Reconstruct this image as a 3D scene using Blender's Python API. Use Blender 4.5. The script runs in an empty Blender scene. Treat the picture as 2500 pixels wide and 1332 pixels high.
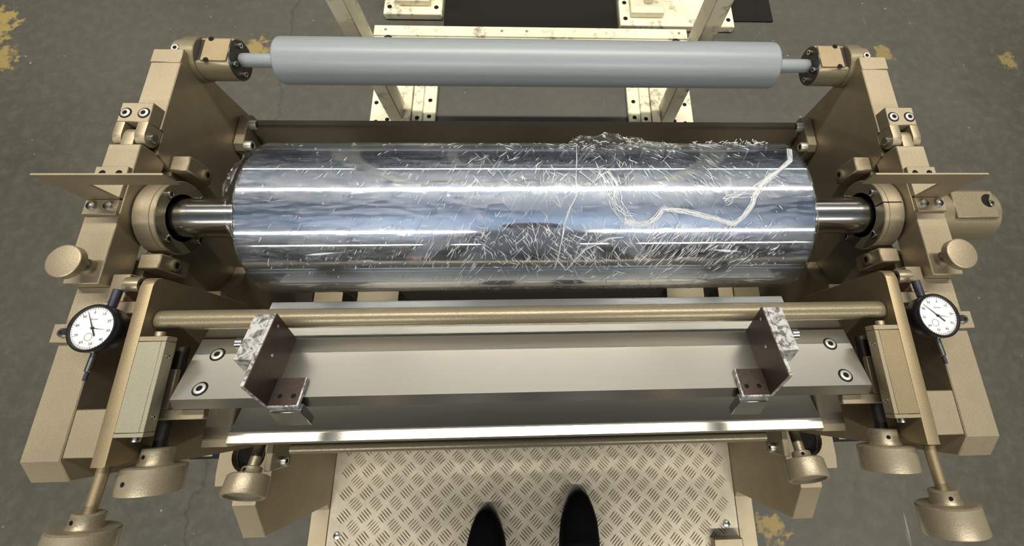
import bpy, bmesh, math, random
from mathutils import Vector, Matrix, noise
random.seed(7)
sc = bpy.context.scene
COL = sc.collection
R = math.radians

# ------------------------------------------------------------------ camera
def make_camera():
    f_px = 1165.02
    p, yw, rl = R(70.10109867), R(-7.8682267), R(-7.11823658)
    F = Vector((0, math.cos(p), -math.sin(p))); Rt = Vector((1, 0, 0)); D = F.cross(Rt)
    c, s = math.cos(rl), math.sin(rl)
    R2 = c * Rt + s * D; D2 = -s * Rt + c * D
    M = Matrix((R2, -D2, -F)).transposed()
    M = Matrix.Rotation(yw, 3, 'Z') @ M
    cam = bpy.data.cameras.new('camera'); o = bpy.data.objects.new('camera', cam); COL.objects.link(o)
    o.matrix_world = Matrix.Translation((0.0053, 0, 1.35)) @ M.to_4x4()
    cam.sensor_fit = 'HORIZONTAL'; cam.sensor_width = 36.0
    cam.lens = f_px * 36.0 / 2500.0
    cam.shift_x = (1250 - 1366.179) / 2500.0
    cam.shift_y = (537.692 - 666) / 2500.0
    cam.clip_start = 0.02; cam.clip_end = 100
    sc.camera = o
make_camera()

# ------------------------------------------------------------------ world, lights, exposure
w = bpy.data.worlds.new('hall_light'); sc.world = w; w.use_nodes = True
bg = w.node_tree.nodes['Background']
bg.inputs[0].default_value = (0.80, 0.90, 1.0, 1); bg.inputs[1].default_value = 0.06
LAMP_GAIN = 1.0
def lamp_row(name, y, z, length, width, power, col=(1.0, 0.93, 0.80), x=0.0, spread=180):
    l = bpy.data.lights.new(name, 'AREA'); l.shape = 'RECTANGLE'; l.size = length; l.size_y = width
    l.energy = abs(power) * LAMP_GAIN; l.color = col; l.spread = R(spread)
    o = bpy.data.objects.new(name, l); COL.objects.link(o); o.location = (x, y, z)
    if power < 0: o.rotation_euler = (math.pi, 0, 0)
ROWS = ((1.95, 6.8, 172, 100), (-3.9, 8.6, 470, 116), (-8.2, 11.5, 200, 145), (7.0, 18.0, 250, 150))
for y_, len_, pw_, sp_ in ROWS:          # hanging fluorescent rows: light goes down; bluish uplights are added to brighten the ceiling
    lamp_row('tube_lamp_row', y_, 5.3, len_, 0.16, pw_, spread=sp_)
    lamp_row('ceiling_fill_uplight', y_, 5.32, len_, 0.16, -pw_ * 0.27, (0.82, 0.91, 1.0))
sc.view_settings.view_transform = 'Standard'
sc.view_settings.look = 'None'
sc.view_settings.gamma = 1.0
sc.view_settings.use_curve_mapping = False
sc.view_settings.exposure = 0.06
sc.cycles.max_bounces = 8
sc.cycles.transparent_max_bounces = 16
sc.cycles.caustics_reflective = False
sc.cycles.caustics_refractive = False

# ------------------------------------------------------------------ materials
class NT:
    def __init__(s, name):
        s.m = bpy.data.materials.new(name); s.m.use_nodes = True
        s.t = s.m.node_tree; s.b = s.t.nodes['Principled BSDF']; s.out = s.t.nodes['Material Output']
        s.pos = s.t.nodes.new('ShaderNodeNewGeometry').outputs['Position']
    def n(s, k, **kw):
        x = s.t.nodes.new(k)
        for a, v in kw.items(): setattr(x, a, v)
        return x
    def l(s, a, b): s.t.links.new(a, b)
    def noise(s, scale, detail=4, rough=0.6, vec=None, dist=0.0):
        x = s.n('ShaderNodeTexNoise'); x.inputs['Scale'].default_value = scale
        x.inputs['Detail'].default_value = detail; x.inputs['Roughness'].default_value = rough
        x.inputs['Distortion'].default_value = dist
        s.l(vec or s.pos, x.inputs['Vector']); return x.outputs['Fac']
    def mapping(s, scale=(1, 1, 1), loc=(0, 0, 0), rot=(0, 0, 0)):
        x = s.n('ShaderNodeMapping'); x.inputs['Scale'].default_value = scale
        x.inputs['Location'].default_value = loc; x.inputs['Rotation'].default_value = rot
        s.l(s.pos, x.inputs['Vector']); return x.outputs['Vector']
    def ramp(s, fac, stops):
        x = s.n('ShaderNodeValToRGB'); e = x.color_ramp.elements
        while len(e) < len(stops): e.new(0.5)
        for i, (p, c) in enumerate(stops):
            e[i].position = p
            e[i].color = c if len(c) == 4 else (*c, 1)
        s.l(fac, x.inputs['Fac']); return x.outputs['Color']
    def g(s, fac, a, b): return s.ramp(fac, [(a, (0, 0, 0)), (b, (1, 1, 1))])
    def mix(s, fac, a, b, mode='MIX'):
        x = s.n('ShaderNodeMix', data_type='RGBA', blend_type=mode)
        if isinstance(fac, (int, float)): x.inputs[0].default_value = fac
        else: s.l(fac, x.inputs[0])
        for i, v in ((6, a), (7, b)):
            if isinstance(v, (tuple, list)): x.inputs[i].default_value = (*v, 1) if len(v) == 3 else v
            else: s.l(v, x.inputs[i])
        return x.outputs[2]
    def math(s, op, a, b=None):
        x = s.n('ShaderNodeMath', operation=op)
        for i, v in enumerate((a, b)):
            if v is None: continue
            if isinstance(v, (int, float)): x.inputs[i].default_value = v
            else: s.l(v, x.inputs[i])
        return x.outputs[0]
    def bump(s, h, strength, dist=0.001):
        x = s.n('ShaderNodeBump'); x.inputs['Strength'].default_value = strength; x.inputs['Distance'].default_value = dist
        s.l(h, x.inputs['Height']); s.l(x.outputs[0], s.b.inputs['Normal']); return x
    def set(s, **kw):
        for k, v in kw.items():
            i = s.b.inputs[k.replace('_', ' ')]
            if isinstance(v, (int, float)): i.default_value = v
            elif isinstance(v, (tuple, list)): i.default_value = (*v, 1)
            else: s.l(v, i)
        return s.m

def paint(name, base, dirt, rough=0.50, metal=0.72, grain=900, amt=0.25):
    t = NT(name)
    big = t.noise(14, 5, 0.65); fine = t.noise(grain, 2, 0.5)
    c = t.mix(t.g(big, 0.35, 0.75), base, dirt)
    c = t.mix(t.math('MULTIPLY', t.g(fine, 0.35, 0.7), amt), c, tuple(x * 0.55 for x in base))
    t.bump(fine, 0.25, 0.0006)
    return t.set(Base_Color=c, Roughness=rough, Metallic=metal)

def flat(name, c, rough=0.5, metal=0.0):
    t = NT(name); n = t.noise(60, 4)
    return t.set(Base_Color=t.mix(t.math('MULTIPLY', n, 0.35), c, tuple(x * 0.6 for x in c)), Roughness=rough, Metallic=metal)

def brushed(name, base, dark, rough, metal=1.0, along=(2, 160, 160), amt=0.5, bstr=0.05):
    t = NT(name)
    v = t.mapping(along); n = t.noise(6, 5, 0.6, vec=v); blot = t.noise(9, 4)
    c = t.mix(t.math('MULTIPLY', n, amt), base, dark)
    c = t.mix(t.math('MULTIPLY', t.g(blot, 0.5, 0.8), 0.3), c, dark)
    t.bump(n, bstr, 0.0004)
    return t.set(Base_Color=c, Roughness=rough, Metallic=metal)

def mat_floor():
    t = NT('worn_dark_concrete')
    n1 = t.noise(1.6, 6, 0.6); n2 = t.noise(30, 5, 0.7); n3 = t.noise(240, 2)
    c = t.mix(t.g(n1, 0.3, 0.75), (0.036, 0.0345, 0.026), (0.060, 0.0575, 0.044))
    c = t.mix(t.math('MULTIPLY', t.g(n2, 0.45, 0.8), 0.35), c, (0.11, 0.105, 0.085))
    c = t.mix(t.math('MULTIPLY', t.g(t.noise(5, 4, 0.6, vec=t.mapping((1, 1, 1), (3, 7, 0))), 0.62, 0.72), 0.55), c, (0.030, 0.028, 0.022))
    # pale scuffs, stretched along one direction
    for ang, seed in ((0.5, 1.0), (-0.35, 5.0)):
        v = t.mapping((60, 3.5, 1), (seed, seed, 0), (0, 0, ang))
        s_ = t.g(t.noise(1.0, 3, 0.5, vec=v), 0.735, 0.80)
        c = t.mix(t.math('MULTIPLY', s_, 0.5), c, (0.30, 0.29, 0.25))
    sp = t.n('ShaderNodeTexVoronoi'); sp.inputs['Scale'].default_value = 22; t.l(t.pos, sp.inputs['Vector'])
    spot = t.ramp(sp.outputs['Distance'], [(0.035, (1, 1, 1)), (0.075, (0, 0, 0))])
    spot = t.math('MULTIPLY', spot, t.g(t.noise(4.0, 3), 0.5, 0.65))
    c = t.mix(t.math('MULTIPLY', spot, 0.8), c, (0.42, 0.41, 0.36))
    # remains of yellow paint
    sx = t.n('ShaderNodeSeparateXYZ'); t.l(t.pos, sx.inputs[0])
    rag = t.noise(28, 5, 0.7)
    for (x, y, r, k) in ((-1.79, 1.19, 0.11, 0.9), (-1.73, 1.05, 0.085, 0.8), (-0.93, 1.105, 0.06, 0.8), (1.24, 1.115, 0.055, 0.6), (1.70, 1.085, 0.06, 0.55), (0.585, -0.33, 0.055, 0.75)):
        dx = t.math('SUBTRACT', sx.outputs[0], x); dy = t.math('SUBTRACT', sx.outputs[1], y)
        d = t.math('SQRT', t.math('ADD', t.math('MULTIPLY', dx, dx), t.math('MULTIPLY', dy, dy)))
        f = t.math('SUBTRACT', t.math('ADD', 1.0, t.math('MULTIPLY', t.math('SUBTRACT', rag, 0.5), 2.6)), t.math('DIVIDE', d, r))
        f = t.g(f, 0.35, 0.6)
        c = t.mix(t.math('MULTIPLY', f, k * 0.9), c, (0.28, 0.20, 0.055))
    # a crack wandering away along Y at x = -0.82
    wob = t.noise(7, 5, 0.7)
    dx = t.math('ABSOLUTE', t.math('SUBTRACT', t.math('ADD', sx.outputs[0], 0.825), t.math('MULTIPLY', t.math('SUBTRACT', wob, 0.5), 0.12)))
    line = t.ramp(dx, [(0.0018, (1, 1, 1)), (0.0045, (0, 0, 0))])
    c = t.mix(t.math('MULTIPLY', line, 0.75), c, (0.018, 0.016, 0.014))
    t.bump(t.math('ADD', t.math('MULTIPLY', n2, 0.7), t.math('MULTIPLY', n3, 0.3)), 0.3, 0.002)
    return t.set(Base_Color=c, Roughness=t.mix(n2, (0.42,) * 3, (0.62,) * 3))

def mat_rack():
    t = NT('dirty_cream_paint')
    n = t.noise(18, 6, 0.7); n2 = t.noise(5, 4)
    c = t.mix(t.g(n2, 0.35, 0.7), (0.82, 0.77, 0.58), (0.70, 0.65, 0.47))
    c = t.mix(t.math('MULTIPLY', t.g(n, 0.53, 0.68), 0.85), c, (0.07, 0.050, 0.03))
    return t.set(Base_Color=c, Roughness=0.5)

def mat_scraped():
    t = NT('scraped_plated_steel')
    n = t.noise(130, 5, 0.7, dist=0.6)
    f = t.g(n, 0.40, 0.55)
    c = t.mix(f, (0.16, 0.15, 0.145), (0.72, 0.72, 0.71))
    t.bump(n, 0.25, 0.0006)
    return t.set(Base_Color=c, Roughness=0.42, Metallic=0.6)

def mat_film():
    t = NT('clear_cling_film')
    tr = t.n('ShaderNodeBsdfTransparent'); tr.inputs[0].default_value = (0.97, 0.98, 1.0, 1)
    gl = t.n('ShaderNodeBsdfGlossy'); gl.inputs['Roughness'].default_value = 0.10; gl.inputs[0].default_value = (0.95, 0.97, 1, 1)
    mx = t.n('ShaderNodeMixShader')
    lw = t.n('ShaderNodeLayerWeight'); lw.inputs[0].default_value = 0.35
    v = t.mapping((10, 40, 40)); n = t.noise(5, 5, 0.65, vec=v, dist=0.8)
    bp = t.n('ShaderNodeBump'); bp.inputs['Strength'].default_value = 0.6; bp.inputs['Distance'].default_value = 0.0015
    t.l(n, bp.inputs['Height']); t.l(bp.outputs[0], gl.inputs['Normal'])
    f = t.math('MINIMUM', t.math('ADD', t.math('MULTIPLY', lw.outputs['Fresnel'], 0.8), 0.06), 0.6)
    t.l(f, mx.inputs[0]); t.l(tr.outputs[0], mx.inputs[1]); t.l(gl.outputs[0], mx.inputs[2])
    t.l(mx.outputs[0], t.out.inputs['Surface']); return t.m

def mat_fold(name='milky_film_fold', op=0.74):
    t = NT(name)
    tr = t.n('ShaderNodeBsdfTransparent')
    t.set(Base_Color=(0.93, 0.95, 0.97), Roughness=0.12); t.b.inputs['Specular IOR Level'].default_value = 1.0
    mx = t.n('ShaderNodeMixShader'); mx.inputs[0].default_value = op
    t.l(tr.outputs[0], mx.inputs[1]); t.l(t.b.outputs[0], mx.inputs[2])
    t.l(mx.outputs[0], t.out.inputs['Surface']); return t.m

def mat_chrome():
    t = NT('polished_chrome')
    v = t.mapping((1.5, 60, 60)); n = t.noise(8, 4, 0.6, vec=v); b = t.noise(14, 4, 0.6)
    c = t.mix(t.g(b, 0.35, 0.7), (0.80, 0.84, 0.90), (0.60, 0.65, 0.73))
    return t.set(Base_Color=c, Metallic=1.0, Roughness=t.mix(n, (0.03,) * 3, (0.10,) * 3))

def mat_grey_roll():
    t = NT('grey_rubber')
    v = t.mapping((6, 60, 60)); n = t.noise(6, 4, 0.6, vec=v)
    c = t.mix(n, (0.235, 0.265, 0.285), (0.285, 0.315, 0.335))
    return t.set(Base_Color=c, Roughness=0.36)

def mat_checker():
    t = NT('worn_aluminium_tread')
    n = t.noise(7, 6, 0.7); n2 = t.noise(70, 4, 0.6)
    c = t.mix(t.g(n, 0.35, 0.72), (0.60, 0.54, 0.42), (0.38, 0.335, 0.25))
    c = t.mix(t.math('MULTIPLY', t.g(n2, 0.5, 0.75), 0.4), c, (0.34, 0.30, 0.23))
    return t.set(Base_Color=c, Roughness=0.45, Metallic=0.35)

M = {
 'floor': mat_floor(), 'rack': mat_rack(), 'scraped': mat_scraped(), 'film': mat_film(), 'fold': mat_fold(), 'veil': mat_fold('thin_film_fold', 0.42),
 'chrome': mat_chrome(), 'grey': mat_grey_roll(), 'ceiling': flat('pale_ceiling', (0.62, 0.72, 0.86), 0.8), 'wall': flat('dim_hall_wall', (0.10, 0.10, 0.095), 0.8), 'tread': mat_checker(), 'bars': flat('dirty_tread_bar', (0.40, 0.35, 0.265), 0.36, 0.6),
 'beige': paint('beige_hammer_paint', (0.43, 0.365, 0.255), (0.36, 0.30, 0.205)),
 'tan': paint('tan_worn_paint', (0.37, 0.295, 0.18), (0.30, 0.235, 0.14)),
 'olive': paint('pale_olive_paint', (0.44, 0.42, 0.32), (0.40, 0.37, 0.27)),
 'knob': paint('metallic_beige_paint', (0.36, 0.31, 0.215), (0.30, 0.25, 0.17), 0.36, 0.35, 600, 0.35),
 'bronze': paint('bronze_paint', (0.30, 0.255, 0.165), (0.26, 0.22, 0.14), 0.33, 0.4, 900, 0.5),
 'brown': paint('brown_varnished_steel', (0.30, 0.25, 0.18), (0.25, 0.205, 0.145), 0.34, 0.5),
 'plate': brushed('brushed_steel_plate', (0.68, 0.66, 0.59), (0.56, 0.54, 0.47), 0.28),
 'tray': brushed('brushed_dull_steel', (0.62, 0.60, 0.50), (0.48, 0.46, 0.39), 0.36, 0.45),
 'rust': paint('brown_oxidised_steel', (0.105, 0.075, 0.060), (0.055, 0.040, 0.034), 0.40, 0.5, 300, 0.5),
 'satin': flat('satin_steel', (0.66, 0.65, 0.60), 0.42, 0.7),
 'steel': flat('bright_steel', (0.62, 0.62, 0.60), 0.25, 1.0),
 'shaft': brushed('ground_shaft_steel', (0.50, 0.49, 0.47), (0.34, 0.33, 0.31), 0.20, 1.0, (160, 3, 3)),
 'dark': flat('cavity_shade_black', (0.014, 0.013, 0.011), 0.85, 0.0),  # black put in for shade in holes, recesses and the roller gap
 'blackened': flat('blackened_steel', (0.05, 0.047, 0.042), 0.38, 0.6),
 'black': flat('black_plastic', (0.012, 0.012, 0.015), 0.28),
 'floor_shadow': flat('black_floor_shadow', (0.012, 0.011, 0.010), 0.7),  # colour of the sheet that paints the floor shadow
 'leather': flat('black_leather', (0.004, 0.004, 0.006), 0.75),
 'cloth': flat('blue_grey_workwear', (0.30, 0.33, 0.38), 0.9),
 'skin': flat('skin', (0.48, 0.30, 0.22), 0.55),
 'white': flat('dial_white', (0.80, 0.81, 0.80), 0.35),
 'ink': flat('ink_black', (0.02, 0.02, 0.022), 0.5),
 'slate': flat('slate_blue_tube', (0.055, 0.058, 0.085), 0.35, 0.3),
 'blue': flat('blue_paint', (0.015, 0.035, 0.22), 0.4),
 'orange': flat('reddish_rubber', (0.16, 0.06, 0.035), 0.6),
}

for k_ in ('dark', 'floor_shadow', 'leather'):
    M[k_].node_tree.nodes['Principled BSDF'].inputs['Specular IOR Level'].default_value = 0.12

# ------------------------------------------------------------------ mesh helpers
class B:
    def __init__(s, xf=None): s.bm = bmesh.new(); s.xf = xf; s.sock = []
    def _add(s, verts, faces):
        vs = [s.bm.verts.new(s.xf(v) if s.xf else v) for v in verts]
        fs = []
        for f in faces:
            try: fs.append(s.bm.faces.new([vs[i] for i in f]))
            except ValueError: pass
        return vs, fs
    def box(s, x0, x1, y0, y1, z0, z1, bev=0.0008):
        x0, x1 = sorted((x0, x1)); y0, y1 = sorted((y0, y1)); z0, z1 = sorted((z0, z1))
        v = [(x, y, z) for z in (z0, z1) for y in (y0, y1) for x in (x0, x1)]
        f = [(0, 2, 3, 1), (4, 5, 7, 6), (0, 1, 5, 4), (2, 6, 7, 3), (0, 4, 6, 2), (1, 3, 7, 5)]
        vs, fs = s._add(v, f)
        if bev:
            es = {e for fc in fs for e in fc.edges}
            bmesh.ops.bevel(s.bm, geom=list(es), offset=min(bev, (x1 - x0) / 3, (y1 - y0) / 3, (z1 - z0) / 3), segments=1, affect='EDGES')
        return s
    def prism(s, poly, x0, x1, bev=0.0008):      # poly in (y, z), extruded along X
        n = len(poly)
        v = [(x0, *p) for p in poly] + [(x1, *p) for p in poly]
        f = [tuple(range(n)), tuple(range(2 * n - 1, n - 1, -1))] + [(i, i + n, (i + 1) % n + n, (i + 1) % n) for i in range(n)]
        vs, fs = s._add(v, f)
        if bev:
            es = {e for fc in fs[:2] for e in fc.edges}
            bmesh.ops.bevel(s.bm, geom=list(es), offset=bev, segments=1, affect='EDGES')
        return s
    def prismz(s, poly, z0, z1, bev=0.0):         # poly in (x, y)
        n = len(poly)
        v = [(*p, z0) for p in poly] + [(*p, z1) for p in poly]
        f = [tuple(range(n)), tuple(range(2 * n - 1, n - 1, -1))] + [(i, i + n, (i + 1) % n + n, (i + 1) % n) for i in range(n)]
        s._add(v, f); return s
    def prismy(s, poly, y0, y1):                  # poly in (x, z)
        n = len(poly)
        v = [(p[0], y0, p[1]) for p in poly] + [(p[0], y1, p[1]) for p in poly]
        f = [tuple(range(n)), tuple(range(2 * n - 1, n - 1, -1))] + [(i, i + n, (i + 1) % n + n, (i + 1) % n) for i in range(n)]
        s._add(v, f); return s
    def lathe(s, p, d, prof, seg=32, a0=0.0, a1=2 * math.pi):   # prof: (t along d, radius)
        p = Vector(p); d = Vector(d).normalized()
        u = d.orthogonal().normalized(); w_ = d.cross(u)
        full = abs(a1 - a0 - 2 * math.pi) < 1e-6
        n = seg if full else seg + 1
        rings = []; verts = []; faces = []
        for (t, r) in prof:
            if r < 1e-7:
                rings.append([len(verts)]); verts.append(tuple(p + d * t))
            else:
                ring = []
                for i in range(n):
                    a = a0 + (a1 - a0) * i / seg
                    ring.append(len(verts)); verts.append(tuple(p + d * t + (u * math.cos(a) + w_ * math.sin(a)) * r))
                rings.append(ring)
        for A, C in zip(rings, rings[1:]):
            m = n if full else n - 1
            for i in range(m):
                j = (i + 1) % n
                if len(A) == 1 and len(C) > 1: faces.append((A[0], C[i], C[j]))
                elif len(C) == 1 and len(A) > 1: faces.append((A[i], C[0], A[j]))
                elif len(A) > 1: faces.append((A[i], C[i], C[j], A[j]))
        s._add(verts, faces); return s
    def cyl(s, p0, p1, r, seg=28, ch=0.0006):
        p0 = Vector(p0); p1 = Vector(p1); L = (p1 - p0).length; ch = min(ch, r / 3, L / 3)
        return s.lathe(p0, p1 - p0, [(0, 0), (0, r - ch), (ch, r), (L - ch, r), (L, r - ch), (L, 0)], seg)
    def tube(s, pts, r, seg=6):
        pts = [Vector(p) for p in pts]; rings = []; verts = []; faces = []
        for i, p in enumerate(pts):
            t = (pts[min(i + 1, len(pts) - 1)] - pts[max(i - 1, 0)]).normalized()
            u = t.cross(Vector((0.31, 0.57, 0.76))).normalized(); w_ = t.cross(u)
            rr = r[i] if isinstance(r, (list, tuple)) else r
            for k in range(seg):
                a = 2 * math.pi * k / seg; verts.append(tuple(p + (u * math.cos(a) + w_ * math.sin(a)) * rr))
        for i in range(len(pts) - 1):
            for k in range(seg):
                a = i * seg + k; b = i * seg + (k + 1) % seg
                faces.append((a, b, b + seg, a + seg))
        faces.append(tuple(range(seg))); faces.append(tuple(range(len(verts) - seg, len(verts))))
        s._add(verts, faces); return s
    def sockcap(s, p, d, r=0.006, h=0.006, seg=20):   # socket head cap screw, head pointing along d
        hx = r * 0.52; s.sock.append((Vector(p) + Vector(d).normalized() * h * 0.98, Vector(d), hx))
        return s.lathe(p, d, [(0, r * 0.98), (h * 0.85, r), (h, r * 0.88), (h, hx), (h * 0.97, hx * 0.98)], seg)
    def build(s, name, mat, parent=None, smooth=40, kind=None, label=None):
        bm = s.bm
        bmesh.ops.recalc_face_normals(bm, faces=bm.faces[:])
        off = parent_loc(parent)
        for v in bm.verts: v.co -= off
        me = bpy.data.meshes.new(name); bm.to_mesh(me); bm.free()
        if smooth:
            for p in me.polygons: p.use_smooth = True
            me.set_sharp_from_angle(angle=R(smooth))
        me.materials.append(M[mat] if isinstance(mat, str) else mat)
        o = bpy.data.objects.new(name, me); COL.objects.link(o)
        if parent: o.parent = parent
        if kind: o['kind'] = kind
        if label: o['label'] = label
        deep = parent is not None and parent.parent is not None
        for (p, d, r) in s.sock:          # hexagon socket: a dark recess of the screw
            if not deep: B(s.xf).lathe(p, d, [(0, r), (0, 0)], 6).build('socket', 'dark', o, smooth=0)
        return o
def parent_loc(o):
    v = Vector((0, 0, 0))
    while o is not None: v += o.location; o = o.parent
    return v
def thing(name, label, cat, loc, group=None):
    o = bpy.data.objects.new(name, None); COL.objects.link(o); o.location = loc
    o.empty_display_size = 0.05
    o['label'] = label; o['category'] = cat
    if group: o['group'] = group
    return o
def tag(o, label, cat, group=None):
    o['label'] = label; o['category'] = cat
    if group: o['group'] = group
    return o
def arc(cy, cz, r, a0, a1, n):
    return [(cy + r * math.cos(R(a0 + (a1 - a0) * i / n)), cz + r * math.sin(R(a0 + (a1 - a0) * i / n))) for i in range(n + 1)]
SIDE = {-1: 'left', 1: 'right'}
def flush_screw(p, d, r, parent, xf=None):
    p = Vector(p); d = Vector(d)
    B(xf).lathe(p, d, [(0.0002, r * 1.28), (0.0003, r * 1.25), (0.0003, r * 0.9)], 28).build('counterbore', 'dark', parent)
    k = B(xf).lathe(p, d, [(0.0003, r), (0.0012, r * 0.97), (0.0015, r * 0.88), (0.0015, r * 0.52), (0.0012, r * 0.50)], 28).build('cap_screw', 'satin', parent)
    B(xf).lathe(p, d, [(0.0012, r * 0.52), (0.0012, 0)], 6).build('socket', 'dark', k)


# ------------------------------------------------------------------ setting
def struct(name, mat, *b):
    o = B().box(*b, 0).build(name, mat, smooth=0); o['kind'] = 'structure'
struct('floor', 'floor', -10, 10, -12, 12, -0.1, 0)
struct('ceiling', 'ceiling', -10, 10, -12, 12, 8.0, 8.1)
struct('wall_left', 'wall', -10.1, -10, -12, 12, 0, 8.0)
struct('wall_right', 'wall', 10, 10.1, -12, 12, 0, 8.0)
struct('wall_back', 'wall', -10, 10, 12, 12.1, 0, 8.0)
struct('wall_front', 'wall', -10, 10, -12.1, -12, 0, 8.0)

# ------------------------------------------------------------------ main stand: side frames joined by cross members
AY, AZ = 0.2043, 0.795          # axis of the chrome roller
stand = thing('roller_stand', 'beige steel stand of two tall side plates carrying the chrome roller', 'machine stand', (0, 0.1, 0))
XI, XO = 0.442, 0.478
prof = [(0.415, 0.0), (0.415, 0.8325), (0.3030, 0.8325), (0.3030, 0.8268), (0.272, 0.8268), (0.264, 0.800)] \
     + arc(AY, 0.800, 0.053, 0, -180, 14) \
     + [(0.1125, 0.800), (0.1125, 0.8335), (-0.052, 0.8350), (-0.0715, 0.8175), (-0.0715, 0.475), (-0.159, 0.470), (-0.2145, 0.420),
        (-0.2145, 0.175), (-0.228, 0.160), (-0.75, 0.160), (-0.75, 0.0)]
for s in (-1, 1):
    B().prism(prof, s * XI, s * XO, 0.001).build('side_plate', 'beige', stand, smooth=30)
    B().box(s * (XI - 0.0006), s * (XO + 0.0006), 0.3985, 0.4185, 0.79, 0.8338).build('end_cap', 'beige', stand)
    # front crosspiece welded to the plate, and the bridge at the back of the window
    c = B(); c.box(s * 0.394, s * XI, -0.050, -0.007, 0.785, 0.8335); c.build('front_crosspiece', 'beige', stand)
    c = B(); c.box(s * 0.393, s * 0.4415, 0.084, 0.0965, 0.80, 0.840); c.box(s * 0.4235, s * 0.4415, 0.0965, 0.126, 0.80, 0.838); c.build('window_bridge', 'beige', stand)
    c = B(); c.cyl((s * 0.4235, 0.114, 0.838), (s * 0.417, 0.114, 0.838), 0.0045); c.sockcap((s * 0.4235, 0.114, 0.838), (-s, 0, 0), 0.0085, 0.015); c.build('cap_screw', 'bronze', stand)
    c = B(); c.box(s * 0.4, s * 0.4234, 0.098, 0.122, 0.80, 0.815); c.build('rubber_pad', 'orange', stand)
    # flange that carries the rear beam
    fpoly = [(0.345, 0.60), (0.345, 0.700), (0.353, 0.708), (0.398, 0.708), (0.406, 0.700), (0.406, 0.60)]
    fg = B().prism(fpoly, s * 0.4415, s * 0.427, 0.001).build('beam_flange', 'beige', stand)
    for (y, z) in ((0.389, 0.700), (0.353, 0.700), (0.389, 0.62), (0.353, 0.62)):
        B().sockcap((s * 0.427, y, z), (-s, 0, 0), 0.0075, 0.010).build('cap_screw', 'satin', stand)
    # clamp blocks above and below the bearing
    c = B(); c.box(s * 0.4415, s * 0.420, 0.262, 0.282, 0.760, 0.806, 0.0015); k = c.build('bearing_clamp_block', 'beige', stand)
    B().sockcap((s * 0.420, 0.270, 0.775), (-s, 0, 0), 0.0075, 0.004).build('cap_screw', 'bronze', stand)
    c = B(); c.box(s * 0.4415, s * 0.418, 0.138, 0.156, 0.765, 0.812, 0.0015); k = c.build('bearing_clamp_block', 'beige', stand)
    B().sockcap((s * 0.418, 0.147, 0.790), (-s, 0, 0), 0.0075, 0.004).build('cap_screw', 'bronze', stand)
    # crescent saddle under the roller end
    ring = arc(0.190, 0.695, 0.053, 185, 262, 14) + arc(0.186, 0.700, 0.066, 258, 190, 14)
    B().prism(ring, s * 0.4415, s * 0.424, 0.0005).build('curved_saddle', 'beige', stand)
    # lower lug with a round hole for the small knob
    c = B()
    hx, hy, hr = s * 0.455, -0.085, 0.026
    out = [(s * 0.415, -0.128), (s * 0.500, -0.128), (s * 0.500, -0.045), (s * 0.415, -0.045)]
    N = 24
    inner = [(hx + hr * math.cos(2 * math.pi * i / N), hy + hr * math.sin(2 * math.pi * i / N)) for i in range(N)]
    def outer_pt(a):
        dx, dy = math.cos(a), math.sin(a)
        tx = ((s * 0.5 if dx * s > 0 else s * 0.415) - hx) / dx if abs(dx) > 1e-6 else 9
        ty = ((-0.045 if dy > 0 else -0.128) - hy) / dy if abs(dy) > 1e-6 else 9
        q = min(tx, ty); return (hx + dx * q, hy + dy * q)
    angs = [2 * math.pi * i / N for i in range(N)]
    oc = [outer_pt(a) for a in angs]
    vs = [(*p, 0.490) for p in inner] + [(*p, 0.490) for p in oc] + [(*p, 0.4755) for p in inner] + [(*p, 0.4755) for p in oc]
    fs = []
    for i in range(N):
        j = (i + 1) % N
        fs += [(i, j, N + j, N + i), (i, 2 * N + i, 2 * N + j, j), (N + i, N + j, 3 * N + j, 3 * N + i)]
    c._add(vs, fs); k = c.build('holed_lug', 'beige', stand)
    B().cyl((hx, hy, 0.4757), (hx, hy, 0.4765), hr - 0.0008).build('hole_bottom', 'dark', k)
    B().box(s * 0.4995, s * 0.551, -0.090, -0.074, 0.470, 0.482).build('cable_clip', 'black', stand)
    B().box(s * 0.515, s * 0.548, -0.086, -0.078, 0.4821, 0.4835, 0.0003).build('clip_tag', 'beige', stand)
# rear beam; crossbar and an added pan below, black to shade the roller gap
B().prism([(0.396, 0.54), (0.396, 0.702), (0.388, 0.702), (0.352, 0.600), (0.352, 0.54)], -0.4265, 0.4265, 0.001).build('rear_beam', 'brown', stand)
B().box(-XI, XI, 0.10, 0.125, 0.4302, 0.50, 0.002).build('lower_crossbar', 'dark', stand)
B().box(-XI, XI, -0.015, 0.372, 0.40, 0.430, 0.002).build('gap_shade_pan', 'dark', stand)
for x0, x1, m in ((-0.417, -0.388, 'blackened'), (-0.387, -0.337, 'beige'), (-0.312, -0.240, 'bronze'), (0.239, 0.308, 'bronze'), (0.334, 0.362, 'beige'), (0.363, 0.411, 'bronze')):
    B().box(x0, x1, 0.1255, 0.1735, 0.4305, 0.50).build('rest_block', m, stand)

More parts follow.
